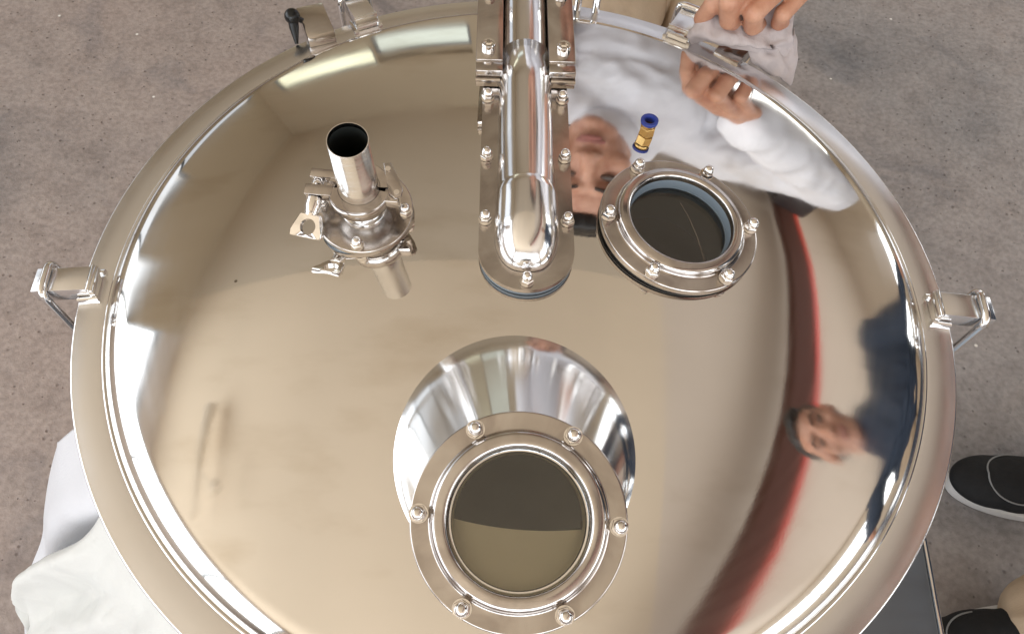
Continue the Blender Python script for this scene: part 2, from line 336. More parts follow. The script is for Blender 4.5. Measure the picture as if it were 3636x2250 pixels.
# dome geometry: straight skirt, knuckle, spherical crown
RI, RK, RCN, KEND = 0.278, 0.032, 0.92, R(28)      # rim radius, knuckle, crown; the knuckle meets the rim at a slope
KA, KZ = RI - RK*math.cos(KEND), 0.001 - RK*math.sin(KEND)
ZC0 = KZ - math.sqrt((RCN-RK)**2 - KA**2)
def dome_z(x, y): return ZC0 + math.sqrt(RCN**2 - x*x - y*y)
def dome_n(x, y): return Vector((x, y, dome_z(x, y) - ZC0)).normalized()

# ------------------------------------------------------------------ workshop shell
floor = struct(link('floor', box(RX0-0.3, RX1+0.3, RY0-0.3, RY1+0.3, ZF-0.2, ZF), M['floor']))
def wall_with_holes(name, axis, pos, lo, hi, holes, m, thick=0.2, out=1):
    bm = bmesh.new(); xs = sorted({lo, hi} | {h[0] for h in holes} | {h[1] for h in holes}); zs = sorted({ZF, ZC} | {h[2] for h in holes} | {h[3] for h in holes})
    for a, b in zip(xs, xs[1:]):
        for c, d in zip(zs, zs[1:]):
            mx_, mz = (a+b)/2, (c+d)/2
            if any(h[0] < mx_ < h[1] and h[2] < mz < h[3] for h in holes): continue
            p0, p1 = sorted((pos, pos + out*thick))
            if axis == 'x': box(p0, p1, a, b, c, d, 0, bm)
            else: box(a, b, p0, p1, c, d, 0, bm)
    bmesh.ops.remove_doubles(bm, verts=bm.verts, dist=1e-5)
    return struct(link(name, bm, m, sharp=30))
def holes(wall): return [(c_-wd/2, c_+wd/2, z0, z1) for wl, c_, wd, z0, z1, _, _ in OPENINGS if wl == wall]
wall_with_holes('wall', 'x', RX0, 1.30, RY1, [h for h in holes('west') if h[0] > 1.25], M['wall_green'], out=-1)
walls = {'west': wall_with_holes('wall', 'x', RX0, RY0, 1.30, [h for h in holes('west') if h[0] < 1.25], M['wall'], out=-1),
         'east': wall_with_holes('wall', 'x', RX1, RY0, RY1, holes('east'), M['wall_cream']),
         'south': wall_with_holes('wall', 'y', RY0, RX0, RX1, holes('south'), M['wall'], out=-1),
         'north': wall_with_holes('wall', 'y', RY1, RX0, RX1, holes('north'), M['wall_green'])}
for wall, c_, wd, z0, z1, rad, col in OPENINGS:
    bm = bmesh.new(); n_ = max(1, round(wd/2.1)) if wall != 'north' and wd > 2 else 1; a, b = c_-wd/2, c_+wd/2
    ps = [(a + (b-a)*i/n_) for i in range(n_+1)]
    d0, d1 = {'west': (RX0-0.10, RX0-0.03), 'east': (RX1+0.03, RX1+0.10), 'south': (RY0-0.10, RY0-0.03), 'north': (RY1+0.03, RY1+0.10)}[wall]
    for p in ps:
        if wall in ('west', 'east'): box(d0, d1, p-0.015, p+0.015, z0, z1, 0, bm)
        else: box(p-0.03, p+0.03, d0, d1, z0, z1, 0, bm)
    for z in (z0+0.03, z1-0.03):
        if wall in ('west', 'east'): box(d0-0.002, d1+0.002, a, b, z-0.03, z+0.03, 0, bm)
        else: box(a, b, d0-0.002, d1+0.002, z-0.03, z+0.03, 0, bm)
    link('window_frame', bm, M['frame'], walls[wall])
# ceiling of long roof sheets (each its own sheet), the far ones in a browner tone
ceil = struct(link('ceiling', box(RX0-0.3, RX1+0.3, RY0-0.3, RY1+0.3, ZC+0.06, ZC+0.2), M['greige']))
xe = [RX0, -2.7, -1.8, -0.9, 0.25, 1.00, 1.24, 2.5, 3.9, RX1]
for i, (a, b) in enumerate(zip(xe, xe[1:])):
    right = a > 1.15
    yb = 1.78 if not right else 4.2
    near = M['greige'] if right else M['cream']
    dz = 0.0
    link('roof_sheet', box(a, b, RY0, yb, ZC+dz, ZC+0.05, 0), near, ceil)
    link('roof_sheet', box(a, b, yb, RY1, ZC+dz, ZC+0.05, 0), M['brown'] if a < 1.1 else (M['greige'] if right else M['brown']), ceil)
# crane beam: I-section, brown-red web with a bright red bottom flange
bt = thing('crane_beam', 'curved brown-red steel crane rail with bright red edge under the roof', 'beam', (2.41, 1.2, 2.60))
bp = [(3.30, 4.95), (3.20, 4.30), (3.07, 3.58), (2.96, 2.76), (2.84, 2.20), (2.70, 1.63), (2.59, 1.14), (2.47, 0.71), (2.33, 0.31), (2.20, -0.02), (2.05, -0.37), (1.86, -0.70), (1.67, -1.02), (1.45, -1.38), (1.15, -1.85), (0.80, -2.40)]
def sweep(o0, o1, z0, z1):
    bm = bmesh.new(); rings = []
    for i, p in enumerate(bp):
        a, b = Vector(bp[max(i-1, 0)]), Vector(bp[min(i+1, len(bp)-1)]); t = (b-a).normalized(); n_ = Vector((t.y, -t.x))
        rings.append([bm.verts.new((p[0]+n_.x*o-2.41, p[1]+n_.y*o-1.2, z)) for o, z in ((o0, z0), (o1, z0), (o1, z1), (o0, z1))])
    for A, B in zip(rings, rings[1:]):
        for k in range(4): bm.faces.new((A[k], B[k], B[(k+1) % 4], A[(k+1) % 4]))
    bm.faces.new(rings[0]); bm.faces.new(rings[-1][::-1]); bmesh.ops.recalc_face_normals(bm, faces=bm.faces[:]); return bm
link('web', sweep(-0.080, 0.165, 0.0, 0.14), M['beam'], bt)
link('bottom_flange', sweep(-0.140, -0.082, -0.01, 0.03), M['beam_red'], bt)
link('cross_member', box(-1.60, 0.72, 3.02, 3.30, 0.003, 0.12), M['beam'], bt)
ht = thing('chain_hoist', 'black chain hoist hanging under the crane beam', 'hoist', (2.88, 3.85, 2.0))
bm = box(-0.24, 0.26, -0.36, 0.36, 0.0, 0.44, 0.05); tube([(0, 0, 0.48), (0, 0, 0.60)], 0.05, 10, bm)
link('hoist_body', bm, M['hoist'], ht)
link('hoist_chain', tube([(0.1, 0, 0.0), (0.1, 0, -0.5)], 0.02, 8), M['hoist'], ht)
lt_ = thing('ceiling_lamp', 'thin brown conduit bar with a small pendant lamp under the roof', 'lamp', (-2.62, -0.06, 2.72))
link('conduit_bar', tube([(0, 0.50, 0.06), (0, 0.3, 0.03), (0.02, -0.1, 0.0), (0.03, -0.5, 0.0)], [0.065, 0.05, 0.028, 0.02], 10), M['brown'], lt_)
bm = tube([(0.03, -0.1, 0.0), (0.22, -0.19, -0.03)], 0.008, 8); tube([(0.22, -0.19, -0.01), (0.32, -0.25, -0.05)], [0.035, 0.05], 12, bm)
link('pendant_lamp', bm, M['brown'], lt_)

# ------------------------------------------------------------------ tank lid
lid = thing('steel_tank', 'polished stainless steel tank with domed lid, sight glasses and clamped rim', 'tank')
# crown + knuckle + skirt; holes behind the two sight glasses
FG_B = Vector((0.0050, -0.1431, 0)); FG_B.z = dome_z(FG_B.x, FG_B.y); FG_N = (Vector((0.009, -0.203, 0.111)) - Vector((0.004, -0.163, FG_B.z))).normalized()
FG_C = Vector((0.0089, -0.1946, 0.0852)); FG_N = Vector((0.0, -0.285, 0.958)).normalized()
SG_P = Vector((0.1005, 0.0222, 0)); SG_P.z = dome_z(SG_P.x, SG_P.y); SG_N = dome_n(SG_P.x, SG_P.y)
prof = []
tmax = math.asin(KA/(RCN-RK))
for i in range(151):
    a = tmax*i/150; prof.append((RCN*math.sin(a), ZC0 + RCN*math.cos(a)))
for i in range(1, 33):
    ph = math.pi/2 - tmax - (math.pi/2 - tmax - KEND)*i/32
    prof.append((KA + RK*math.cos(ph), KZ + RK*math.sin(ph)))
prof += [(RI, -0.010)]
bm = lathe(prof, 288)
dead = [f for f in bm.faces if (f.calc_center_median() - FG_B).length < 0.053 or (f.calc_center_median() - SG_P).length < 0.036]
bmesh.ops.delete(bm, geom=dead, context='FACES')
link('dome', bm, M['dome'], lid, sharp=0)
# rim flange, slightly crowned, rolled outer edge
prof = [(0.2782, -0.006), (0.2782, 0.0010)] + [(0.2800 + 0.0185*i/10, 0.0013 - 0.0013*i/10 + 0.0005*math.sin(math.pi*i/10)) for i in range(11)] + arc(0.2985, -0.0015, 0.0015, 80, -80, 6) + [(0.2975, -0.0062), (0.2782, -0.006)]
link('rim_flange', lathe(prof, 288), M['rim'], lid, sharp=50)
link('rim_weld', lathe(arc(RI+0.0004, 0.0008, 0.0014, 150, 0, 6), 240), M['polish'], lid, sharp=0)

def cap_nut_bm(s=1.0):
    bm = bmesh.new(); s = s*1.13; r_ = 0.0037*s
    hexo = [(r_*math.cos(R(60*k)), r_*math.sin(R(60*k))) for k in range(6)]
    lathe([(0.0, 0), (0.0040*s, 0), (0.0040*s, 0.0007*s), (0.0, 0.0007*s)], 24, bm=bm)
    prism(hexo, 0.0007*s, 0.0036*s, 0.0004*s, bm)
    lathe([(0.0029*s, 0.0030*s), (0.0029*s, 0.0050*s)] + arc(0, 0.0050*s, 0.0029*s, 0, 90, 6)[1:-1] + [(0, 0.0079*s)], 20, bm=bm)
    return bm
nut_proto = None
def cap_nut(parent, mtx, s=1.0):
    global nut_proto
    if nut_proto is None:
        nut_proto = link('cap_nut', cap_nut_bm(), M['nut'], parent, sharp=30); o = nut_proto
    else:
        o = nut_proto.copy(); C.objects.link(o); o.parent = parent
    o.matrix_local = mtx @ Matrix.Rotation(random.uniform(0, 1), 4, 'Z') @ Matrix.Scale(s, 4); return o

def sight_glass(mtx, label, ang0, nut_s, gm, deep=0.0052):
    """flange ring in local frame (z = outward), top of flange plate at z = 0"""
    prof = [(0.0325, -0.0045), (0.0325, 0.0036)] + arc(0.0350, 0.0036, 0.0025, 180, 70, 7)[1:] + arc(0.0368, 0.0022, 0.0036, 78, 10, 7) + arc(0.0420, 0.0016, 0.0016, 185, 268, 5) + [(0.0488, 0.0)] + arc(0.0490, -0.0010, 0.0010, 90, 0, 3) + [(0.0500, -0.0042), (0.0325, -0.0045)]
    fl = link('sight_glass', lathe(prof, 128, closed=False), M['satin'], lid, sharp=40, label=label); fl.matrix_local = mtx
    link('glass_pane', lathe([(0, -deep), (0.0326, -deep)], 64), M['glass'], fl)
    link('glass_seat', lathe([(0.0324, 0.0012), (0.0321, 0.0006), (0.0318, -deep+0.0002), (0.0312, -deep+0.0001)], 96), M['gasket'] if deep > 0.004 else M['polish'], fl)
    link('gasket', lathe([(0.033, -0.0047), (0.0494, -0.0047), (0.0494, -0.0058), (0.033, -0.0058)], 96), gm, fl)
    for k in range(6):
        a = R(60*k + ang0); cap_nut(fl, Matrix.Translation((0.0458*math.cos(a), 0.0458*math.sin(a), 0.0002)), nut_s)
    return fl
fgm = frame(FG_C, FG_N) @ Matrix.Scale(1.071, 4)
fg = sight_glass(fgm, 'large-looking sight glass on a flared cone neck, tilted toward the viewer', 1, 1.0, M['gasket_black'], 0.0012)
link('lower_flange', lathe([(0.0400, -0.0059), (0.0490, -0.0059), (0.0494, -0.0080), (0.0490, -0.0088), (0.0385, -0.0088)], 96), M['satin'], fg)
# flared neck of the front sight glass, in the flange's frame: from dome circle to flange underside
inv = fgm.inverted(); segs = 128; bm = bmesh.new(); rings = []
for t in [0, 0.02, 0.05, 0.1, 0.2, 0.35, 0.5, 0.65, 0.8, 0.92, 1.0]:
    ring = []
    for k in range(segs):
        a = 2*math.pi*k/segs
        bx, by = FG_B.x + 0.0645*math.cos(a), FG_B.y + 0.0668*math.sin(a)
        base = inv @ Vector((bx, by, dome_z(bx, by) + 0.0005)); top = Vector((0.0405*math.cos(a), 0.0405*math.sin(a), -0.0066))
        p = base.lerp(top, t)
        if t < 0.1:   # weld fillet flaring onto the dome
            out = Vector((math.cos(a), math.sin(a), 0))*0.004*(1 - t/0.1)**2; p = p + out - Vector((0, 0, 0.0006))*(1-t/0.1)**2
        ring.append(bm.verts.new(p))
    rings.append(ring)
for A, B in zip(rings, rings[1:]):
    for k in range(segs): bm.faces.new((A[k], A[(k+1) % segs], B[(k+1) % segs], B[k]))
link('cone_neck', bm, M['cone'], fg, sharp=0)
# bore of the neck: funnel of dull steel, then the dark inside of the vessel
bm = bmesh.new(); rings = []      # oblique inner neck: near side slopes in under the pane, far side opens into the dark vessel
for t in (0, 0.2, 0.4, 0.6, 0.8, 1.0):
    ring = []
    for k in range(96):
        a = 2*math.pi*k/96; x, y = 0.0312*math.cos(a), 0.0312*math.sin(a)
        y1 = max(y, -0.0042 + 0.0026*(x/0.031)**2); 
        ring.append(bm.verts.new((x*(1 - 0.02*t), y + (y1-y)*t, -0.0076 - (0.0125*t - 0.004*t*t if y < 0 else 0.0085*t))))
    rings.append(ring)
for A, B in zip(rings, rings[1:]):
    for k in range(96): bm.faces.new((A[k], A[(k+1) % 96], B[(k+1) % 96], B[k]))
link('neck_bore', bm, M['dull'], fg, sharp=0)
sgm = frame(SG_P + SG_N*0.0055, SG_N + Vector((0.03, -0.01, 0))) @ Matrix.Scale(1.071, 4)
sg = sight_glass(sgm, 'flat sight glass beside the central tube and the brass fitting', 6, 1.0, M['gasket_black'])
link('neck_bore', lathe([(0.0312, -0.0076), (0.034, -0.03), (0.034, -0.04)], 96), M['gasket'], sg)
link('weld_pad', lathe([(0.033, -0.0059), (0.0480, -0.0059), (0.0480, -0.0068), (0.0465, -0.0100)], 96), M['satin'], sg)
# hair-fine scratch on that pane
link('scratch', tube([(0.003, 0.020, -0.0050), (0.008, 0.010, -0.0050), (0.013, -0.005, -0.0050), (0.017, -0.024, -0.0050)], 0.00013, 5), M['satin'], sg)

# ---- hose nozzle with clamp
nzm = frame((-0.1053, 0.0105, 0.0558), (0.020, -0.145, 0.99)) @ Matrix.Scale(1.085, 4)
prof = [(0.0100, -0.004), (0.0100, 0.0), (0.0285, 0.0)] + arc(0.0285, -0.0008, 0.0008, 90, 0, 3) + [(0.0293, -0.0035), (0.0100, -0.004)]
nz = link('hose_nozzle', lathe(prof, 96), M['satin'], lid, sharp=40, label='upright hose nozzle with open pipe end and wing-nut pipe clamp'); nz.matrix_local = nzm
link('gasket', lathe([(0.010, -0.0037), (0.0288, -0.0037), (0.0290, -0.0056), (0.010, -0.0056)], 96), M['gasket'], nz)
link('weld_pad', lathe([(0.0270, -0.0057), (0.0274, -0.0080), (0.0270, -0.0120)], 96), M['satin'], nz)
link('ferrule', lathe([(0.0126, 0.0)] + arc(0.0122, 0.0010, 0.0012, -60, 90, 4) + [(0.0114, 0.0025), (0.0114, 0.0125), (0.0160, 0.0150), (0.0160, 0.0165)], 72), M['pipe'], nz)
link('weld_bead', lathe(arc(0.0121, 0.0006, 0.0010, -90, 270, 10), 60), M['polish'], nz, sharp=0)
pipe = link('pipe', lathe([(0.0122, 0.0230), (0.0119, 0.0256), (0.0117, 0.0270), (0.0114, 0.0400), (0.01125, 0.0404), (0.0111, 0.0700), (0.0110, 0.0705), (0.0106, 0.0705), (0.0105, 0.0700), (0.0105, 0.004)], 72), M['pipe'], nz, sharp=50)
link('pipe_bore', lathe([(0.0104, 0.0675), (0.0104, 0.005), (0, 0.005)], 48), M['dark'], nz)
# clamp: two half shells with lugs, hinge link, bolt and wing nut
CZ = 0.0062
def clamp_ring(a0, a1):
    bm = bmesh.new(); rings = []; n_ = 28
    pr = [(0.0122, 0.0085+CZ), (0.0170, 0.0085+CZ), (0.0179, 0.0098+CZ), (0.0179, 0.0172+CZ), (0.0172, 0.0182+CZ), (0.0122, 0.0182+CZ)]
    for i in range(n_+1):
        a = R(a0 + (a1-a0)*i/n_); rings.append([bm.verts.new((r_*math.cos(a), r_*math.sin(a), z)) for r_, z in pr])
    for A, B in zip(rings, rings[1:]):
        for k in range(6): bm.faces.new((A[k], A[(k+1) % 6], B[(k+1) % 6], B[k]))
    bm.faces.new(rings[0][::-1]); bm.faces.new(rings[-1]); return bm
bm = clamp_ring(188, 355); box(-0.0300, -0.0145, -0.0068, -0.0020, 0.0105+CZ, 0.0181+CZ, 0.0006, bm)
box(-0.0302, -0.0145, -0.0074, -0.0006, 0.0172+CZ, 0.0184+CZ, 0.0004, bm); box(0.0150, 0.0235, -0.0075, 0.0008, 0.0105+CZ, 0.0181+CZ, 0.0008, bm)
link('clamp_half', bm, M['satin'], nz)
bm = clamp_ring(5, 172); box(-0.0285, -0.0140, 0.0052, 0.0090, 0.0105+CZ, 0.0178+CZ, 0.0006, bm); box(-0.0288, -0.0140, 0.0042, 0.0098, 0.0172+CZ, 0.0184+CZ, 0.0004, bm)
link('clamp_half', bm, M['satin'], nz)
pl = [(0.0120, 0.0165), (0.0160, 0.0172), (0.0225, 0.0068), (0.0255, 0.0000), (0.0250, -0.0045), (0.0215, -0.0060), (0.0175, -0.0030), (0.0145, 0.0080)]
link('hinge_link', prism(pl, 0.0184+CZ, 0.0202+CZ, 0.0005), M['satin'], nz)
bm = tube([(0.0222, -0.0025, 0.0070+CZ), (0.0222, -0.0025, 0.0208+CZ)], 0.0017, 12); tube([(0.0152, 0.0125, 0.0070+CZ), (0.0152, 0.0125, 0.0208+CZ)], 0.0017, 12, bm)
link('hinge_pin', bm, M['nut'], nz)
bm = tube([(-0.0245, 0.0115, 0.0130+CZ), (-0.0250, -0.0170, 0.0130+CZ)], 0.0018, 12)
lathe([(0, 0), (0.0038, 0), (0.0038, 0.0030), (0.003, 0.0042), (0, 0.0042)], 16, mtx=frame((-0.0245, 0.0012, 0.013+CZ), (0, 1, 0)), bm=bm)
link('clamp_bolt', bm, M['nut'], nz)
# wing nut: a hub and a thick flat wing with a round finger hole
WN = frame((-0.0262, -0.0235, 0.0085+CZ), (-0.20, -0.36, 0.91), (1, -0.12, 0))
bm = bmesh.new(); segs = 48; R4 = []
outl = [(-0.0106, -0.0062), (0.0088, -0.0064), (0.0092, -0.0032), (0.0060, 0.0074), (-0.0062, 0.0076), (-0.0108, -0.0030)]
def outline(a):
    d = Vector((math.cos(a), math.sin(a), 0)); best = None
    for p, q in zip(outl, outl[1:] + outl[:1]):
        p, q = Vector((*p, 0)), Vector((*q, 0)); e = q - p; den = d.x*e.y - d.y*e.x
        if abs(den) < 1e-12: continue
        t = (p.x*e.y - p.y*e.x)/den; u_ = (p.x*d.y - p.y*d.x)/den
        if t > 0 and -1e-6 <= u_ <= 1+1e-6: best = t if best is None else min(best, t)
    return best
for k in range(segs):
    a = 2*math.pi*k/segs; ro = outline(a); ca, sa = math.cos(a), math.sin(a); ri = 0.0047
    lift = 0.0012*max(0, -sa)
    R4.append([bm.verts.new(WN @ Vector((r_*ca, r_*sa, z))) for r_, z in ((ri, 0.0016), (ro-0.0006, 0.0018-lift), (ro, 0.0010-lift), (ro, -0.0014-lift), (ro-0.0006, -0.0020-lift), (ri, -0.0018))])
for A, B in zip(R4, R4[1:] + R4[:1]):
    for k in range(6): bm.faces.new((A[k], A[(k+1) % 6], B[(k+1) % 6], B[k]))
tube([(-0.0250, -0.0072, 0.0130+CZ), (-0.0252, -0.0120, 0.0122+CZ), (-0.0258, -0.0165, 0.0100+CZ)], [0.0042, 0.0046, 0.0036], 14, bm)
bmesh.ops.recalc_face_normals(bm, faces=bm.faces[:])
link('wing_nut', bm, M['nut'], nz, sharp=40)
for k in range(4):
    a = R(-90 + 90*k); cap_nut(nz, Matrix.Translation((0.0250*math.cos(a), 0.0250*math.sin(a), 0.0002)), 0.92)

# ---- brass and blue push-in fitting
PF = Vector((0.0817, 0.1086, 0)); PF.z = dome_z(PF.x, PF.y)
hexo = [(0.0052*math.cos(R(60*k+20)), 0.0052*math.sin(R(60*k+20))) for k in range(6)]
bm = lathe([(0.0040, -0.001), (0.0040, 0.0016)], 24); prism(hexo, 0.0014, 0.0098, 0.0008, bm); lathe([(0.0046, 0.0098), (0.0049, 0.0108), (0.0049, 0.0126), (0.0046, 0.0134)], 28, bm=bm)
pf = link('push_fitting', bm, M['brass'], lid, sharp=25, label='small brass push-in air fitting with blue collar'); pf.location = PF; pf.scale = (1.15, 1.15, 0.86)
link('collar', lathe([(0.0046, 0.0135), (0.0054, 0.0137), (0.0055, 0.0158), (0.0052, 0.0163), (0.0034, 0.0163), (0.0032, 0.0157), (0.0031, 0.0060), (0, 0.0060)], 40), M['blue'], pf, sharp=40)

# ---- hinge arm: slotted flange plate, half-round cover tube, bracket
ARM = Matrix.Translation((0.0021, -0.0144, 0.0600)) @ Matrix.Rotation(R(4.2), 4, 'Z') @ Matrix.Scale(1.090, 4)
def slot(wd, y1, n_=24):
    o_ = [(wd*math.cos(R(180 + 180*i/n_)), wd*math.sin(R(180 + 180*i/n_))) for i in range(n_+1)]
    return o_ + [(wd, y1), (-wd, y1)]
arm = link('hinge_arm', prism(slot(0.0278, 0.385), -0.0030, 0.0, 0.0006), M['satin'], lid, sharp=40, label='long flanged arm with rounded tube cover over the back of the lid'); arm.matrix_local = ARM
link('gasket', prism(slot(0.0272, 0.385), -0.0058, -0.0031), M['gasket'], arm)
bm = prism(slot(0.0235, 0.20), -0.0300, -0.0059); link('arm_neck', bm, M['satin'], arm)
# cover: half-round profile swept along y with a domed front end
bm = bmesh.new(); rings = []
st = []
for i in range(15):
    a = R(90*i/14); st.append((0.0120 - 0.0275*math.cos(a), max(0.0006, 0.0190*math.sin(a)**0.72), 0.55 + 0.45*math.sin(a)))
st += [(0.022, 0.0188, 1), (0.034, 0.0186, 1), (0.0370, 0.0184, 1), (0.0395, 0.0177, 1), (0.0412, 0.0174, 1), (0.08, 0.0173, 1), (0.12, 0.0173, 1), (0.1545, 0.0172, 1), (0.1549, 0.0168, 1), (0.1550, 0.0158, 1), (0.26, 0.0158, 1), (0.385, 0.0158, 1)]
for y, r_, hs in st:
    hgt = r_*1.12*hs
    ring = [bm.verts.new((r_, y, 0.0004)), ]
    for k in range(33):
        a = math.pi*k/32; ring.append(bm.verts.new((r_*math.cos(a), y, 0.0006 + hgt*math.sin(a)**0.92 if 0 < k < 32 else 0.0006)))
    ring.append(bm.verts.new((-r_, y, 0.0004))); rings.append(ring)
for A, B in zip(rings, rings[1:]):
    for k in range(len(A)-1): bm.faces.new((A[k], A[k+1], B[k+1], B[k]))
bm.faces.new(rings[0]); bm.faces.new(rings[-1][::-1])
link('cover_tube', bm, M['tube'], arm, sharp=60)
link('scratch', tube([(-0.0052, 0.0240, 0.0196), (-0.0015, 0.0310, 0.0203), (0.0014, 0.0365, 0.0199)], [0.00015, 0.0004, 0.00025], 5), M['scratch'], arm)
for (x, y) in [(0, -0.0222)] + [(s*0.0243, y) for y in (0.0205, 0.0695, 0.1195) for s in (-1, 1)]:
    cap_nut(arm, Matrix.Translation((x, y, 0.0002)), 0.92)
# bracket: thick bar straddling the tube, a thin cover plate lying behind it
br = bmesh.new()
for s in (-1, 1):
    x0, x1 = sorted((s*0.0150, s*0.0325))
    box(x0, x1, 0.1300, 0.385, 0.0004, 0.0058, 0.0006, br)
    tube([(s*0.0165, 0.1297, 0.0068), (s*0.0325, 0.1297, 0.0068)], 0.0014, 10, br)
    box(x0, x1, 0.1310, 0.1400, 0.0056, 0.0135, 0.0008, br)
    box(x0, x1, 0.1400, 0.385, 0.0060, 0.0145, 0.0007, br)
bk = link('bracket', br, M['satin'], arm)
for s in (-1, 1):
    pass
sock = None
for s in (-1, 1):
    for y in (0.1490, 0.2030, 0.2570):
        if sock is None:
            bm = lathe([(0.0042, 0), (0.0046, 0.0003), (0.0046, 0.0056), (0.0042, 0.0062), (0.0030, 0.0062)], 28)
            hx = [(0.0028*math.cos(R(60*k)), 0.0028*math.sin(R(60*k))) for k in range(6)]
            lo = [bm.verts.new((x, y_, 0.0028)) for x, y_ in hx]; hi = [bm.verts.new((x, y_, 0.00615)) for x, y_ in hx]
            for k in range(6): bm.faces.new((lo[k], hi[k], hi[(k+1) % 6], lo[(k+1) % 6]))
            bm.faces.new(lo)
            lathe([(0.0028, 0.0061), (0.0031, 0.00625)], 28, bm=bm)
            sock = link('socket_screw', bm, M['nut'], arm, sharp=30); o = sock
        else:
            o = sock.copy(); C.objects.link(o); o.parent = arm
        o.location = (s*0.0245, y, 0.0145)

# locking lever with black ball handle at the back of the rim
az = R(128.6); lev_m = Matrix.Rotation(az, 4, 'Z')
lev = link('locking_lever', box(0.2850, 0.3240, -0.0115, 0.0115, 0.0012, 0.0125, 0.0010, mtx=Matrix.Translation((0.3045, 0, 0)) @ Matrix.Rotation(R(-12), 4, 'Z') @ Matrix.Translation((-0.3045, 0, 0))), M['satin'], lid, label='square block on the rim with a black ball lever'); lev.matrix_local = lev_m
bm = lathe([(0, -0.0065)] + arc(0, 0, 0.0065, -80, 80, 10) + [(0, 0.0065)], 24, mtx=Matrix.Translation((0.3113, 0.0165, 0.0180)))
tube([(0.3105, 0.0168, 0.0150), (0.3070, 0.0185, 0.0100), (0.2985, 0.0222, 0.0010)], [0.0044, 0.0040, 0.0014], 14, bm)
link('ball_handle', bm, M['black'], lev, sharp=50)
link('stud', tube([(0.3100, 0.0070, 0.0085), (0.3112, 0.0150, 0.0170)], 0.0024, 12), M['black'], lev)
lug = link('lifting_lug', tube(round_path([(0.030, 0.292, -0.002), (0.031, 0.300, 0.020), (0.047, 0.301, 0.020), (0.046, 0.290, -0.002)], 0.006), 0.0032, 12), M['polish'], lid)
lg2 = link('rear_lug', box(-0.012, 0.012, 0.290, 0.326, -0.010, 0.004, 0.0012), M['satin'], lid); lg2.matrix_local = Matrix.Rotation(R(-33), 4, 'Z')

# ------------------------------------------------------------------ tank body under the lid
tank = lid
def tl(o): return o
prof = [(0.2690, -0.0065), (0.2990, -0.0065)] + arc(0.2985, -0.0085, 0.0013, 70, -80, 4) + [(0.2980, -0.0125), (0.2730, -0.0125), (0.2730, -0.20), (0.262, -0.25), (0.22, -0.285), (0.12, -0.305), (0, -0.309)]
tl(link('shell', lathe(prof, 160), M['rim'], tank, sharp=40))
def make_clamp():
    c_ = link('bail_clamp', box(0.2905, 0.3265, -0.0093, 0.0093, 0.0000, 0.0118, 0.0005), M['rim'], tank)
    sad = box(0.2862, 0.2903, -0.0100, 0.0100, 0.0012, 0.0110, 0.0006); box(0.2878, 0.2896, -0.0103, 0.0103, 0.0010, 0.0126, 0.0005, sad)
    for sgn in (-1, 1): tube([(0.2850, sgn*0.0108, 0.0024), (0.2990, sgn*0.0112, 0.0018)], 0.0018, 8, sad)
    link('saddle', sad, M['polish'], c_)
    tube_ = tube(round_path([(0.3150, -0.0136, -0.078), (0.3175, -0.0128, 0.0150), (0.3175, 0.0128, 0.0150), (0.3150, 0.0136, -0.078)], 0.0075, 6), 0.0028, 12)
    link('bail', tube_, M['polish'], c_)
    lv = box(0.2735, 0.3160, -0.0130, 0.0130, -0.0400, -0.0370, 0.0006); box(0.2735, 0.3240, -0.0110, 0.0110, -0.0600, -0.0555, 0.0006, lv)
    tube([(0.310, -0.016, -0.048), (0.310, 0.016, -0.048)], 0.004, 12, lv); box(0.3180, 0.3225, -0.0095, 0.0095, -0.105, -0.0555, 0.0008, lv)
    tube([(0.3225, -0.020, -0.075), (0.3225, 0.020, -0.075)], 0.0036, 12, lv)
    link('latch', lv, M['satin'], c_)
    return c_
cl0 = make_clamp()
for i, a in enumerate((186.4, 0.9, 66.0, 121.0)):
    o = cl0 if i == 0 else copy_tree(cl0, tank)
    o.matrix_local = Matrix.Rotation(R(a), 4, 'Z') @ Matrix.Translation((0.29, 0, 0)) @ Matrix.Rotation(R(3.5), 4, 'Y') @ Matrix.Translation((-0.29, 0, 0))

# steel table the vessel stands on
tb = thing('steel_table', 'dull blue-grey sheet steel table standing below the lid', 'table', (0, 0, ZF))
zt = -0.31 - ZF
link('table_top', box(-0.24, 0.415, -0.50, 0.27, zt-0.004, zt-0.001), M['sheet_steel'], tb)
link('edge_strip', box(0.4155, 0.4195, -0.50, 0.27, zt-0.030, zt+0.0015, 0.0008), M['polish'], tb)
for x in (-0.20, 0.38):
    for y in (-0.46, 0.23): link('leg', box(x-0.02, x+0.02, y-0.02, y+0.02, 0, zt-0.0045, 0.002), M['satin'], tb)

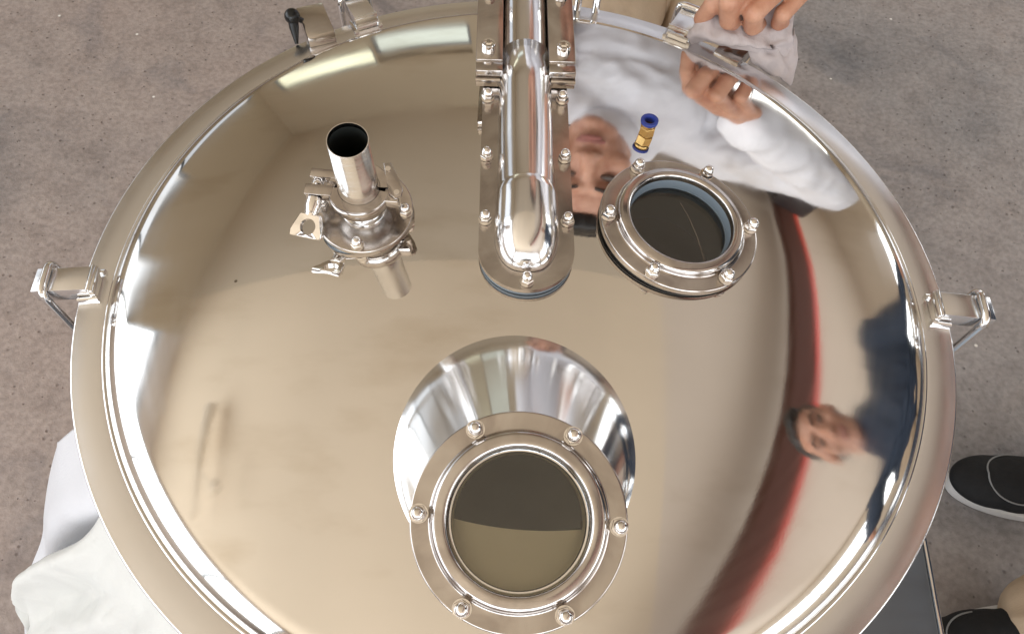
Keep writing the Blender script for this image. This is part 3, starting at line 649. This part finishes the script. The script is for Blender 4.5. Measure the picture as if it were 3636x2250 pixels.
# ------------------------------------------------------------------ white sheets hanging at the side
def wrinkle(G, amp, sc, seed, stretch=(1, 1, 1)):
    out = []
    for r_ in G:
        out.append([p + Vector((-0.75, -0.35, 0.35))*amp*(noise.noise(Vector((p.x*sc*stretch[0], p.y*sc*stretch[1], p.z*sc*stretch[2] + seed)))) for p in r_])
    return out
s1 = [[(-0.268,-0.115,-.020),(-0.261,-0.140,-.022),(-0.247,-0.166,-.022),(-0.222,-0.180,-.026),(-0.18,-0.20,-.026)],
      [(-0.317,-0.114,-.08),(-0.304,-0.138,-.08),(-0.287,-0.164,-.08),(-0.250,-0.170,-.08),(-0.20,-0.20,-.08)],
      [(-0.353,-0.101,-.14),(-0.352,-0.130,-.16),(-0.335,-0.159,-.16),(-0.285,-0.165,-.16),(-0.22,-0.20,-.16)],
      [(-0.396,-0.133,-.24),(-0.409,-0.153,-.28),(-0.394,-0.178,-.28),(-0.335,-0.170,-.28),(-0.26,-0.20,-.28)],
      [(-0.452,-0.162,-.36),(-0.463,-0.189,-.40),(-0.446,-0.212,-.40),(-0.38,-0.195,-.40),(-0.30,-0.22,-.40)],
      [(-0.500,-0.180,-.60),(-0.520,-0.210,-.62),(-0.50,-0.24,-.62),(-0.42,-0.22,-.62),(-0.34,-0.24,-.62)],
      [(-0.530,-0.190,-.835),(-0.550,-0.230,-.835),(-0.53,-0.26,-.835),(-0.45,-0.24,-.835),(-0.37,-0.26,-.835)]]
tag(link('white_film', grid_bm(wrinkle(patch(s1, 60, 40), 0.010, 9, 3.0), 0.0012), M['white_film'], sharp=0), 'smooth bluish white plastic film hanging down from the tank rim', 'plastic film')
s2 = [[(-0.245,-0.172,-.028),(-0.227,-0.192,-.028),(-0.205,-0.214,-.028),(-0.172,-0.240,-.026),(-0.11,-0.273,-.026),(-0.02,-0.295,-.026)],
      [(-0.280,-0.183,-.08),(-0.263,-0.204,-.09),(-0.238,-0.229,-.09),(-0.209,-0.258,-.09),(-0.15,-0.31,-.09),(-0.03,-0.34,-.09)],
      [(-0.336,-0.181,-.15),(-0.317,-0.205,-.17),(-0.288,-0.233,-.17),(-0.255,-0.268,-.17),(-0.19,-0.33,-.17),(-0.06,-0.37,-.17)],
      [(-0.375,-0.184,-.20),(-0.374,-0.210,-.25),(-0.342,-0.240,-.25),(-0.304,-0.280,-.25),(-0.23,-0.35,-.25),(-0.08,-0.40,-.25)],
      [(-0.396,-0.194,-.24),(-0.419,-0.215,-.32),(-0.395,-0.250,-.33),(-0.353,-0.295,-.33),(-0.27,-0.37,-.33),(-0.10,-0.43,-.33)],
      [(-0.405,-0.205,-.30),(-0.435,-0.240,-.45),(-0.41,-0.28,-.45),(-0.37,-0.33,-.45),(-0.30,-0.40,-.45),(-0.12,-0.46,-.45)]]
G = patch(s2, 110, 110)
for i, r_ in enumerate(G):
    for j, p in enumerate(r_):
        t = j/110; d = i/110
        fold = 0.0080*math.sin(t*26 + 2.2*noise.noise(Vector((t*3, d*2, 5)))) * (0.25 + d) + 0.012*noise.noise(Vector((t*5.5 + d*2.5, d*3, 1.7))) + 0.004*abs(noise.noise(Vector((t*12, d*9, 8))))
        r_[j] = p + Vector((-0.6, -0.5, 0.6)).normalized()*(fold*min(1, d*4))
tag(link('white_sheet', grid_bm(G, 0.0012), M['white_sheet'], sharp=0), 'crumpled off-white cloth sheet with long folds bunched below the rim', 'sheet')

# ------------------------------------------------------------------ people
def capsule(bm, p0, r0, p1, r1, seg=18):
    p0, p1 = Vector(p0), Vector(p1); d = p1 - p0; q = Vector((0, 0, 1)).rotation_difference(d).to_matrix().to_4x4() if d.length > 1e-6 else Matrix()
    for p, r_ in ((p0, r0), (p1, r1)): bmesh.ops.create_uvsphere(bm, u_segments=seg, v_segments=seg//2, radius=r_, matrix=Matrix.Translation(p) @ q)
    if d.length > 1e-6: bmesh.ops.create_cone(bm, cap_ends=True, segments=seg, radius1=r0, radius2=r1, depth=d.length, matrix=Matrix.Translation((p0+p1)/2) @ q)
def chain(bm, pts, radii):
    for a, b, ra, rb in zip(pts, pts[1:], radii, radii[1:]): capsule(bm, a, ra, b, rb)
def ell(bm, c, rad, rot=None):
    mt = Matrix.Translation(c) @ (rot.to_4x4() if rot else Matrix()) @ Matrix.Diagonal((*rad, 1))
    bmesh.ops.create_uvsphere(bm, u_segments=28, v_segments=18, radius=1, matrix=mt)
def remesh(bm, voxel, smooth=6, disp=None):
    me = bpy.data.meshes.new('tmp'); bm.to_mesh(me); bm.free()
    o = bpy.data.objects.new('tmp', me); C.objects.link(o)
    md = o.modifiers.new('r', 'REMESH'); md.mode = 'VOXEL'; md.voxel_size = voxel
    if smooth:
        ms_ = o.modifiers.new('s', 'SMOOTH'); ms_.iterations = smooth; ms_.factor = 0.5
    dg = bpy.context.evaluated_depsgraph_get(); out = bpy.data.meshes.new_from_object(o.evaluated_get(dg))
    bpy.data.objects.remove(o); bpy.data.meshes.remove(me)
    if disp:
        amp, sc, seed = disp
        ns = [v_.normal.copy() for v_ in out.vertices]
        for v_, n_ in zip(out.vertices, ns):
            p = v_.co; f = noise.noise(p*sc + Vector((seed, 0, 0))) + 0.5*(1 - abs(noise.noise(Vector((p.x*sc*1.7, p.y*sc*1.7, p.z*sc*0.8)) + Vector((0, seed, 0))))*2)
            v_.co = p + n_*amp*f
    return out
def head_frame(c, face, up_): 
    f = Vector(face).normalized(); u_ = Vector(up_); u_ = (u_ - f*u_.dot(f)).normalized(); x = f.cross(u_)
    return Matrix(((x.x, f.x, u_.x, c[0]), (x.y, f.y, u_.y, c[1]), (x.z, f.z, u_.z, c[2]), (0, 0, 0, 1)))
def hand(bm, wrist, palm_c, fingers, thumb, r_=0.0080):
    """palm slab between wrist and knuckles; each finger a chain of joints"""
    kn = [Vector(f[0]) for f in fingers]
    for k in kn: capsule(bm, wrist, 0.022, Vector(palm_c), 0.018); capsule(bm, palm_c, 0.018, k, 0.0115)
    for a, b in zip(kn, kn[1:]): capsule(bm, a, 0.0115, b, 0.0115)
    for f, s in zip(fingers, (1.0, 1.05, 1.0, 0.86)):
        n_ = len(f); rr = [r_*s*1.12, r_*s*1.06, r_*s*0.96, r_*s*0.84][:n_]; chain(bm, [Vector(p) for p in f], rr)
        for p, q in zip(f[1:3], (1.12, 1.0)): ell(bm, Vector(p), (r_*s*q,)*3)
    chain(bm, [Vector(p) for p in thumb], [0.016, 0.0125, 0.0108, 0.0088][:len(thumb)])
def auto_hand(wrist, dirn, side, curl=0.6):
    w_ = Vector(wrist); d = Vector(dirn).normalized(); s = Vector(side); s = (s - d*s.dot(d)).normalized(); n_ = d.cross(s)
    palm = w_ + d*0.05; fs = []
    for k, ln in enumerate((0.9, 1.0, 0.95, 0.78)):
        p = w_ + d*0.092 + s*(0.030 - 0.021*k); ch = [p]; dd = d.copy()
        for sgl in (0.042, 0.027, 0.022):
            dd = (dd + n_*curl*0.5).normalized(); p = p + dd*sgl*ln; ch.append(p)
        fs.append(ch)
    th = [w_ + d*0.03 + s*0.022, w_ + d*0.06 + s*0.045, w_ + d*0.088 + s*0.050 + n_*0.012, w_ + d*0.108 + s*0.048 + n_*0.022]
    return palm, fs, th
def person(label, J, top, legs, hair_m, voxel, hands, seed, loc, wide=1.0, cuff=0.12):
    root = thing('person', label, 'person', loc); off = -Vector(loc)
    HF = head_frame(*J['head']); rot = HF.to_3x3()
    hd = lambda p: HF @ Vector(p)
    bm = bmesh.new()
    ell(bm, hd((0, -0.012, 0.035)), (0.074, 0.094, 0.084), rot); ell(bm, hd((0, 0.022, -0.03)), (0.060, 0.068, 0.082), rot)
    ell(bm, hd((0, 0.042, -0.088)), (0.040, 0.044, 0.028), rot); ell(bm, hd((0, 0.078, -0.100)), (0.020, 0.016, 0.015), rot)
    capsule(bm, hd((0, 0.084, 0.010)), 0.009, hd((0, 0.104, -0.030)), 0.0135); 
    for s in (-1, 1):
        ell(bm, hd((s*0.013, 0.094, -0.034)), (0.009, 0.010, 0.008), rot); capsule(bm, hd((s*0.012, 0.082, 0.026)), 0.010, hd((s*0.048, 0.068, 0.022)), 0.011)
        ell(bm, hd((s*0.040, 0.058, -0.028)), (0.024, 0.024, 0.026), rot); ell(bm, hd((s*0.076, -0.008, -0.005)), (0.011, 0.020, 0.031), rot)
    ell(bm, hd((0, 0.084, -0.064)), (0.024, 0.013, 0.013), rot)
    nk = Vector(J['neck']); capsule(bm, hd((0, -0.025, -0.07)), 0.052, nk, 0.058)
    sh = [Vector(p) for p in J['shoulders']]; hp = [Vector(p) for p in J['hips']]
    hm, sm_ = (hp[0]+hp[1])/2, (sh[0]+sh[1])/2
    capsule(bm, nk, 0.058, hm, 0.09); capsule(bm, sh[0], 0.04, sh[1], 0.04)
    hand_bms = []
    for k in (0, 1):
        el, wr = Vector(J['elbows'][k]), Vector(J['wrists'][k])
        chain(bm, [sh[k], el, wr.lerp(el, 0.25)], [0.045, 0.038, 0.029])
        kn, an = Vector(J['knees'][k]), Vector(J['ankles'][k]); chain(bm, [hp[k], kn, an], [0.07, 0.048, 0.036])
        hb = bmesh.new(); hand(hb, wr, *hands[k]); capsule(hb, wr.lerp(el, 0.3), 0.030, wr, 0.025); hand_bms.append(hb)
    bmesh.ops.translate(bm, verts=bm.verts, vec=off)
    full = bmesh.new(); parts = [remesh(bm, 0.0055, 3)]
    for hb in hand_bms:
        bmesh.ops.translate(hb, verts=hb.verts, vec=off); parts.append(remesh(hb, voxel, 3))
    for me_ in parts: full.from_mesh(me_); bpy.data.meshes.remove(me_)
    link('body', full, M['skin'], root, 0)
    # hair, eyes, brows, lips
    bm = bmesh.new(); ell(bm, hd((0, -0.026, 0.050)), (0.080, 0.093, 0.080), rot); ell(bm, hd((0, -0.045, 0.0)), (0.076, 0.070, 0.075), rot); ell(bm, hd((0.01, 0.035, 0.092)), (0.058, 0.045, 0.026), rot)
    bmesh.ops.translate(bm, verts=bm.verts, vec=off); link_me('hair', remesh(bm, 0.004, 2, (0.005, 55, seed)), hair_m, root, 0)
    for s in (-1, 1):
        bm = bmesh.new(); ell(bm, hd((s*0.032, 0.076, 0.003)), (0.0145, 0.010, 0.0065), rot); bmesh.ops.translate(bm, verts=bm.verts, vec=off); link('eye', bm, M['eye'], root, 0)
        bm = bmesh.new(); chain(bm, [hd((s*0.016, 0.092, 0.026)), hd((s*0.036, 0.087, 0.031)), hd((s*0.054, 0.073, 0.024))], [0.0036, 0.0045, 0.003]); bmesh.ops.translate(bm, verts=bm.verts, vec=off); link('eyebrow', bm, M['hair'], root, 0)
    bm = bmesh.new(); capsule(bm, hd((-0.018, 0.092, -0.061)), 0.0045, hd((0.018, 0.092, -0.061)), 0.0045); ell(bm, hd((0, 0.0955, -0.067)), (0.017, 0.006, 0.005), rot)
    bmesh.ops.translate(bm, verts=bm.verts, vec=off); link('lips', bm, M['lip'], root, 0)
    # top garment
    bm = bmesh.new(); ax = (sm_ - hm).normalized(); lat = (sh[1]-sh[0]).normalized(); fr = lat.cross(ax).normalized()
    tr_ = Matrix((lat, fr, ax)).transposed(); tl_ = (sm_-hm).length
    for t, rx, ry in ((-0.06, 0.178, 0.125), (0.12, 0.172, 0.120), (0.35, 0.168, 0.118), (0.6, 0.180, 0.128), (0.82, 0.185, 0.122)):
        ell(bm, hm + ax*tl_*t, (rx*wide, ry, tl_*0.26 + 0.03), tr_)
    capsule(bm, sh[0], 0.066, sh[1], 0.066); capsule(bm, sm_, 0.085, nk, 0.066)
    for k in (0, 1):
        el, wr = Vector(J['elbows'][k]), Vector(J['wrists'][k]); chain(bm, [sh[k], sh[k].lerp(el, 0.5), el, el.lerp(wr, 0.5), wr.lerp(el, cuff)], [0.072, 0.064, 0.058, 0.050, 0.043])
    bmesh.ops.translate(bm, verts=bm.verts, vec=off)
    link_me(top[0], remesh(bm, 0.008, 4, (0.011, 16, seed)), top[1], root, 0)
    bm = bmesh.new(); chain(bm, [nk + (hd((0, 0, -0.12)) - nk)*0.1 + lat*0.0, nk + (hd((0, -0.02, -0.12)) - nk)*0.55], [0.069, 0.064]); bmesh.ops.translate(bm, verts=bm.verts, vec=off)
    link_me('collar', remesh(bm, 0.006, 2), top[1], root, 0)
    bm = bmesh.new(); ell(bm, hm, (0.175, 0.122, 0.12), tr_)
    for k in (0, 1):
        kn, an = Vector(J['knees'][k]), Vector(J['ankles'][k])
        chain(bm, [hp[k], hp[k].lerp(kn, 0.5), kn, kn.lerp(an, 0.5), an + (an-kn).normalized()*0.012], [0.098, 0.088, 0.078, 0.076, 0.078])
    bmesh.ops.translate(bm, verts=bm.verts, vec=off)
    link_me('trousers', remesh(bm, 0.007, 4, (0.008, 20, seed+3)), legs, root, 0)
    tz = Vector((J['toe'][0], J['toe'][1], 0)).normalized()
    for k in (0, 1): sneaker(root, Vector(J['ankles'][k]) + off, J.get('feet', (tz, tz))[k], off)
    return root
def sneaker(root, ankle, tz, off):
    zf = ZF + off.z; sd = Vector((tz.y, -tz.x, 0)); MT = Matrix(((tz.x, sd.x, 0, ankle.x), (tz.y, sd.y, 0, ankle.y), (0, 0, 1, zf), (0, 0, 0, 1)))
    def ring(z, grow, flat):
        out = []
        for k in range(48):
            a = 2*math.pi*k/48; ca, sa = math.cos(a), math.sin(a)
            x = 0.065 + 0.150*math.copysign(abs(ca)**0.8, ca); wd = 0.049*(1 - 0.18*(1-ca)/2 - 0.12*math.cos(2*a)*0.5)*(1 - 0.10*max(0, ca)**2)
            out.append((x + grow*ca, (wd + grow)*math.copysign(abs(sa)**0.85, sa) , z))
        return out
    bm = bmesh.new(); R_ = [[bm.verts.new(p) for p in ring(z, g_, 1)] for z, g_ in ((0.0, -0.004), (0.002, 0.001), (0.012, 0.003), (0.022, 0.002), (0.025, -0.002))]
    for A, B in zip(R_, R_[1:]):
        for k in range(48): bm.faces.new((A[k], A[(k+1) % 48], B[(k+1) % 48], B[k]))
    bm.faces.new(R_[0][::-1]); bm.faces.new(R_[-1]); bmesh.ops.transform(bm, matrix=MT, verts=bm.verts)
    so = bm
    bm = bmesh.new()
    for x, y0, z, rx, ry, rz in ((0.152, 0, 0.037, 0.072, 0.046, 0.032), (0.120, 0, 0.040, 0.070, 0.050, 0.034), (0.105, 0, 0.046, 0.070, 0.047, 0.036), (0.06, 0, 0.052, 0.07, 0.042, 0.042), (-0.02, 0, 0.050, 0.060, 0.040, 0.048), (-0.025, 0, 0.085, 0.045, 0.037, 0.030)):
        ell(bm, (x, y0, z), (rx, ry, rz))
    box(-0.07, 0.19, -0.036, 0.036, 0.022, 0.036, 0.01, bm)
    bmesh.ops.transform(bm, matrix=MT, verts=bm.verts)
    sh_ = link_me('shoe', remesh(bm, 0.004, 4), M['shoe'], root, 0)
    link('sole', so, M['sole'], sh_, 40)
    arcp = [MT @ Vector((0.125 + 0.052*math.cos(a), 0.043*math.sin(a), 0.0745 - 0.0160*abs(math.sin(a)) - 0.004*math.cos(a))) for a in [R(-100 + 200*i/24) for i in range(25)]]
    link('piping', tube(arcp, 0.0014, 8), M['piping'], sh_)
    bm = bmesh.new(); tor2 = [MT @ Vector((0.015 + 0.038*math.cos(a), 0.037*math.sin(a), 0.090)) for a in [2*math.pi*i/32 for i in range(33)]]
    link('shoe_collar', tube(tor2, 0.010, 10, bm), M['charcoal'], sh_)

# the worker behind the lid, wiping the rim with a rag
A_w = Vector((0.262, 0.335, 0.098))
A_f = [[(0.176, 0.290, 0.070), (0.149, 0.258, 0.055), (0.1375, 0.2555, 0.036), (0.1325, 0.2590, 0.0195)],
       [(0.196, 0.285, 0.075), (0.1475, 0.2420, 0.0510), (0.1520, 0.2460, 0.0310), (0.1600, 0.2560, 0.0200)],
       [(0.216, 0.288, 0.072), (0.1680, 0.2390, 0.0450), (0.1725, 0.2445, 0.0280), (0.1810, 0.2580, 0.0190)],
       [(0.236, 0.296, 0.064), (0.1945, 0.2490, 0.0390), (0.1955, 0.2540, 0.0260), (0.2020, 0.2630, 0.0185)]]
A_t = [(0.222, 0.320, 0.070), (0.190, 0.305, 0.050), (0.165, 0.292, 0.034), (0.146, 0.280, 0.022)]
rp, rf_, rth = auto_hand((-0.17, 0.50, 0.10), (0.3, -0.6, -0.75), (0.9, 0.4, 0), 0.5)
DH = Vector((0.001, 0.0065, 0.003))
A_f = [[Vector(p) + DH for p in f] for f in A_f]; A_t = [Vector(p) + DH for p in A_t]
rp, rf_, rth = auto_hand((0.03, 0.78, -0.12), (0.1, -0.3, -0.9), (0.9, 0.4, 0), 0.5)
JA = dict(head=((0.105, 0.395, 0.345), (-0.20, -0.72, -0.66), (0.05, -0.62, 0.78)), neck=(0.16, 0.545, 0.36),
          shoulders=[(0.045, 0.62, 0.28), (0.355, 0.57, 0.30)], elbows=[(-0.02, 0.80, 0.10), (0.50, 0.455, 0.185)], wrists=[(0.03, 0.78, -0.12), A_w],
          hips=[(0.12, 0.93, 0.06), (0.30, 0.93, 0.06)], knees=[(0.10, 0.74, -0.35), (0.265, 0.76, -0.35)], ankles=[(0.09, 0.88, -0.755), (0.28, 0.88, -0.755)], toe=(0, -1, 0))
person('person in a white shirt and khaki trousers leaning over the lid, wiping its rim', JA, ('shirt', M['white_shirt']), M['khaki'], M['hair'], 0.0015,
       [(rp, rf_, rth), (Vector((0.228, 0.310, 0.078)) + DH, A_f, A_t)], 1.0, (0.17, 0.85, ZF), wide=0.88, cuff=0.02)
# rag under the hand
rg = [[(0.126,0.258,.012),(0.134,0.263,.026),(0.152,0.272,.030),(0.173,0.276,.030),(0.195,0.278,.030),(0.211,0.276,.024)],
      [(0.124,0.2555,.010),(0.131,0.2535,.017),(0.149,0.2465,.019),(0.173,0.2475,.018),(0.192,0.2495,.017),(0.211,0.2610,.016)],
      [(0.128,0.258,.004),(0.136,0.2605,.006),(0.152,0.2510,.012),(0.173,0.2475,.014),(0.193,0.2500,.010),(0.216,0.2610,.002)],
      [(0.129,0.263,.002),(0.139,0.262,.003),(0.155,0.2545,.007),(0.178,0.2475,.008),(0.198,0.2490,.003),(0.2175,0.2560,-.006)]]
G = patch(rg, 44, 80)
def rumple(G, amp, seed):
    for i, r_ in enumerate(G):
        for j, p in enumerate(r_):
            n_ = noise.noise(Vector((p.x*42 + p.y*30, p.z*90 + i*0.02, seed)))*0.7 + 0.9*(0.5 - abs(noise.noise(Vector((p.x*70 + p.y*20, p.y*55 - p.x*25, p.z*70 + seed)))*2)) + 0.3*noise.noise(Vector((p.x*140, p.y*140, p.z*120 + seed)))
            r_[j] = p + Vector((0, -0.35, 0.9))*amp*n_
rumple(G, 0.0052, 2.0)
rag = tag(link('rag', grid_bm(G, 0.0016), M['rag'], sharp=0), 'crumpled pale grey rag bunched under the wiping hand on the rim', 'rag')
fl_ = [[(0.176,0.2500,.010),(0.190,0.2500,.010),(0.204,0.2560,.008),(0.2135,0.2660,.012),(0.2150,0.2740,.014)],
       [(0.1795,0.2470,.004),(0.193,0.2440,.004),(0.206,0.2480,.002),(0.2165,0.2560,.000),(0.2195,0.2620,.004)],
       [(0.1830,0.2455,-.001),(0.195,0.2415,-.002),(0.208,0.2425,-.006),(0.2180,0.2470,-.010),(0.2210,0.2540,-.006)],
       [(0.1950,0.2435,-.006),(0.203,0.2395,-.008),(0.211,0.2390,-.013),(0.2185,0.2410,-.020),(0.2205,0.2460,-.018)]]
G = patch(fl_, 40, 40); rumple(G, 0.0042, 6.0)
link('hanging_flap', grid_bm(G, 0.0016), M['rag'], rag, 0)

# the worker standing to the east of the lid
lp = auto_hand((0.90, -0.26, -0.02), (-0.15, 0.0, -1), (-1, 0.0, 0), 0.5); rp = auto_hand((0.84, 0.44, -0.02), (-0.15, 0, -1), (-1, 0, 0), 0.5)
JB = dict(head=((0.89, 0.10, 0.725), (-0.85, -0.15, -0.55), (-0.5, 0, 1)), neck=(0.96, 0.13, 0.590),
          shoulders=[(0.94, 0.35, 0.490), (0.95, -0.06, 0.500)], elbows=[(0.92, 0.42, 0.24), (0.96, -0.20, 0.24)], wrists=[(0.84, 0.44, -0.02), (0.90, -0.26, -0.02)],
          hips=[(1.06, 0.20, 0.05), (1.06, 0.01, 0.05)], knees=[(1.03, 0.20, -0.37), (1.00, -0.01, -0.37)], ankles=[(0.965, 0.205, -0.755), (0.842, -0.020, -0.755)], toe=(-1, 0.1, 0),
          feet=(Vector((-0.99, 0.05, 0)).normalized(), Vector((-0.97, -0.25, 0)).normalized()))
person('person in a navy jacket, khaki trousers and black sneakers standing beside the lid', JB, ('jacket', M['navy']), M['khaki'], M['hair'], 0.0045,
       [rp, lp], 5.0, (1.0, 0.1, ZF), wide=1.2)

# raise everything so that the floor lies at z = 0
for o in list(S.objects):
    if o.parent is None and o.name != 'camera': o.location.z += LIFT
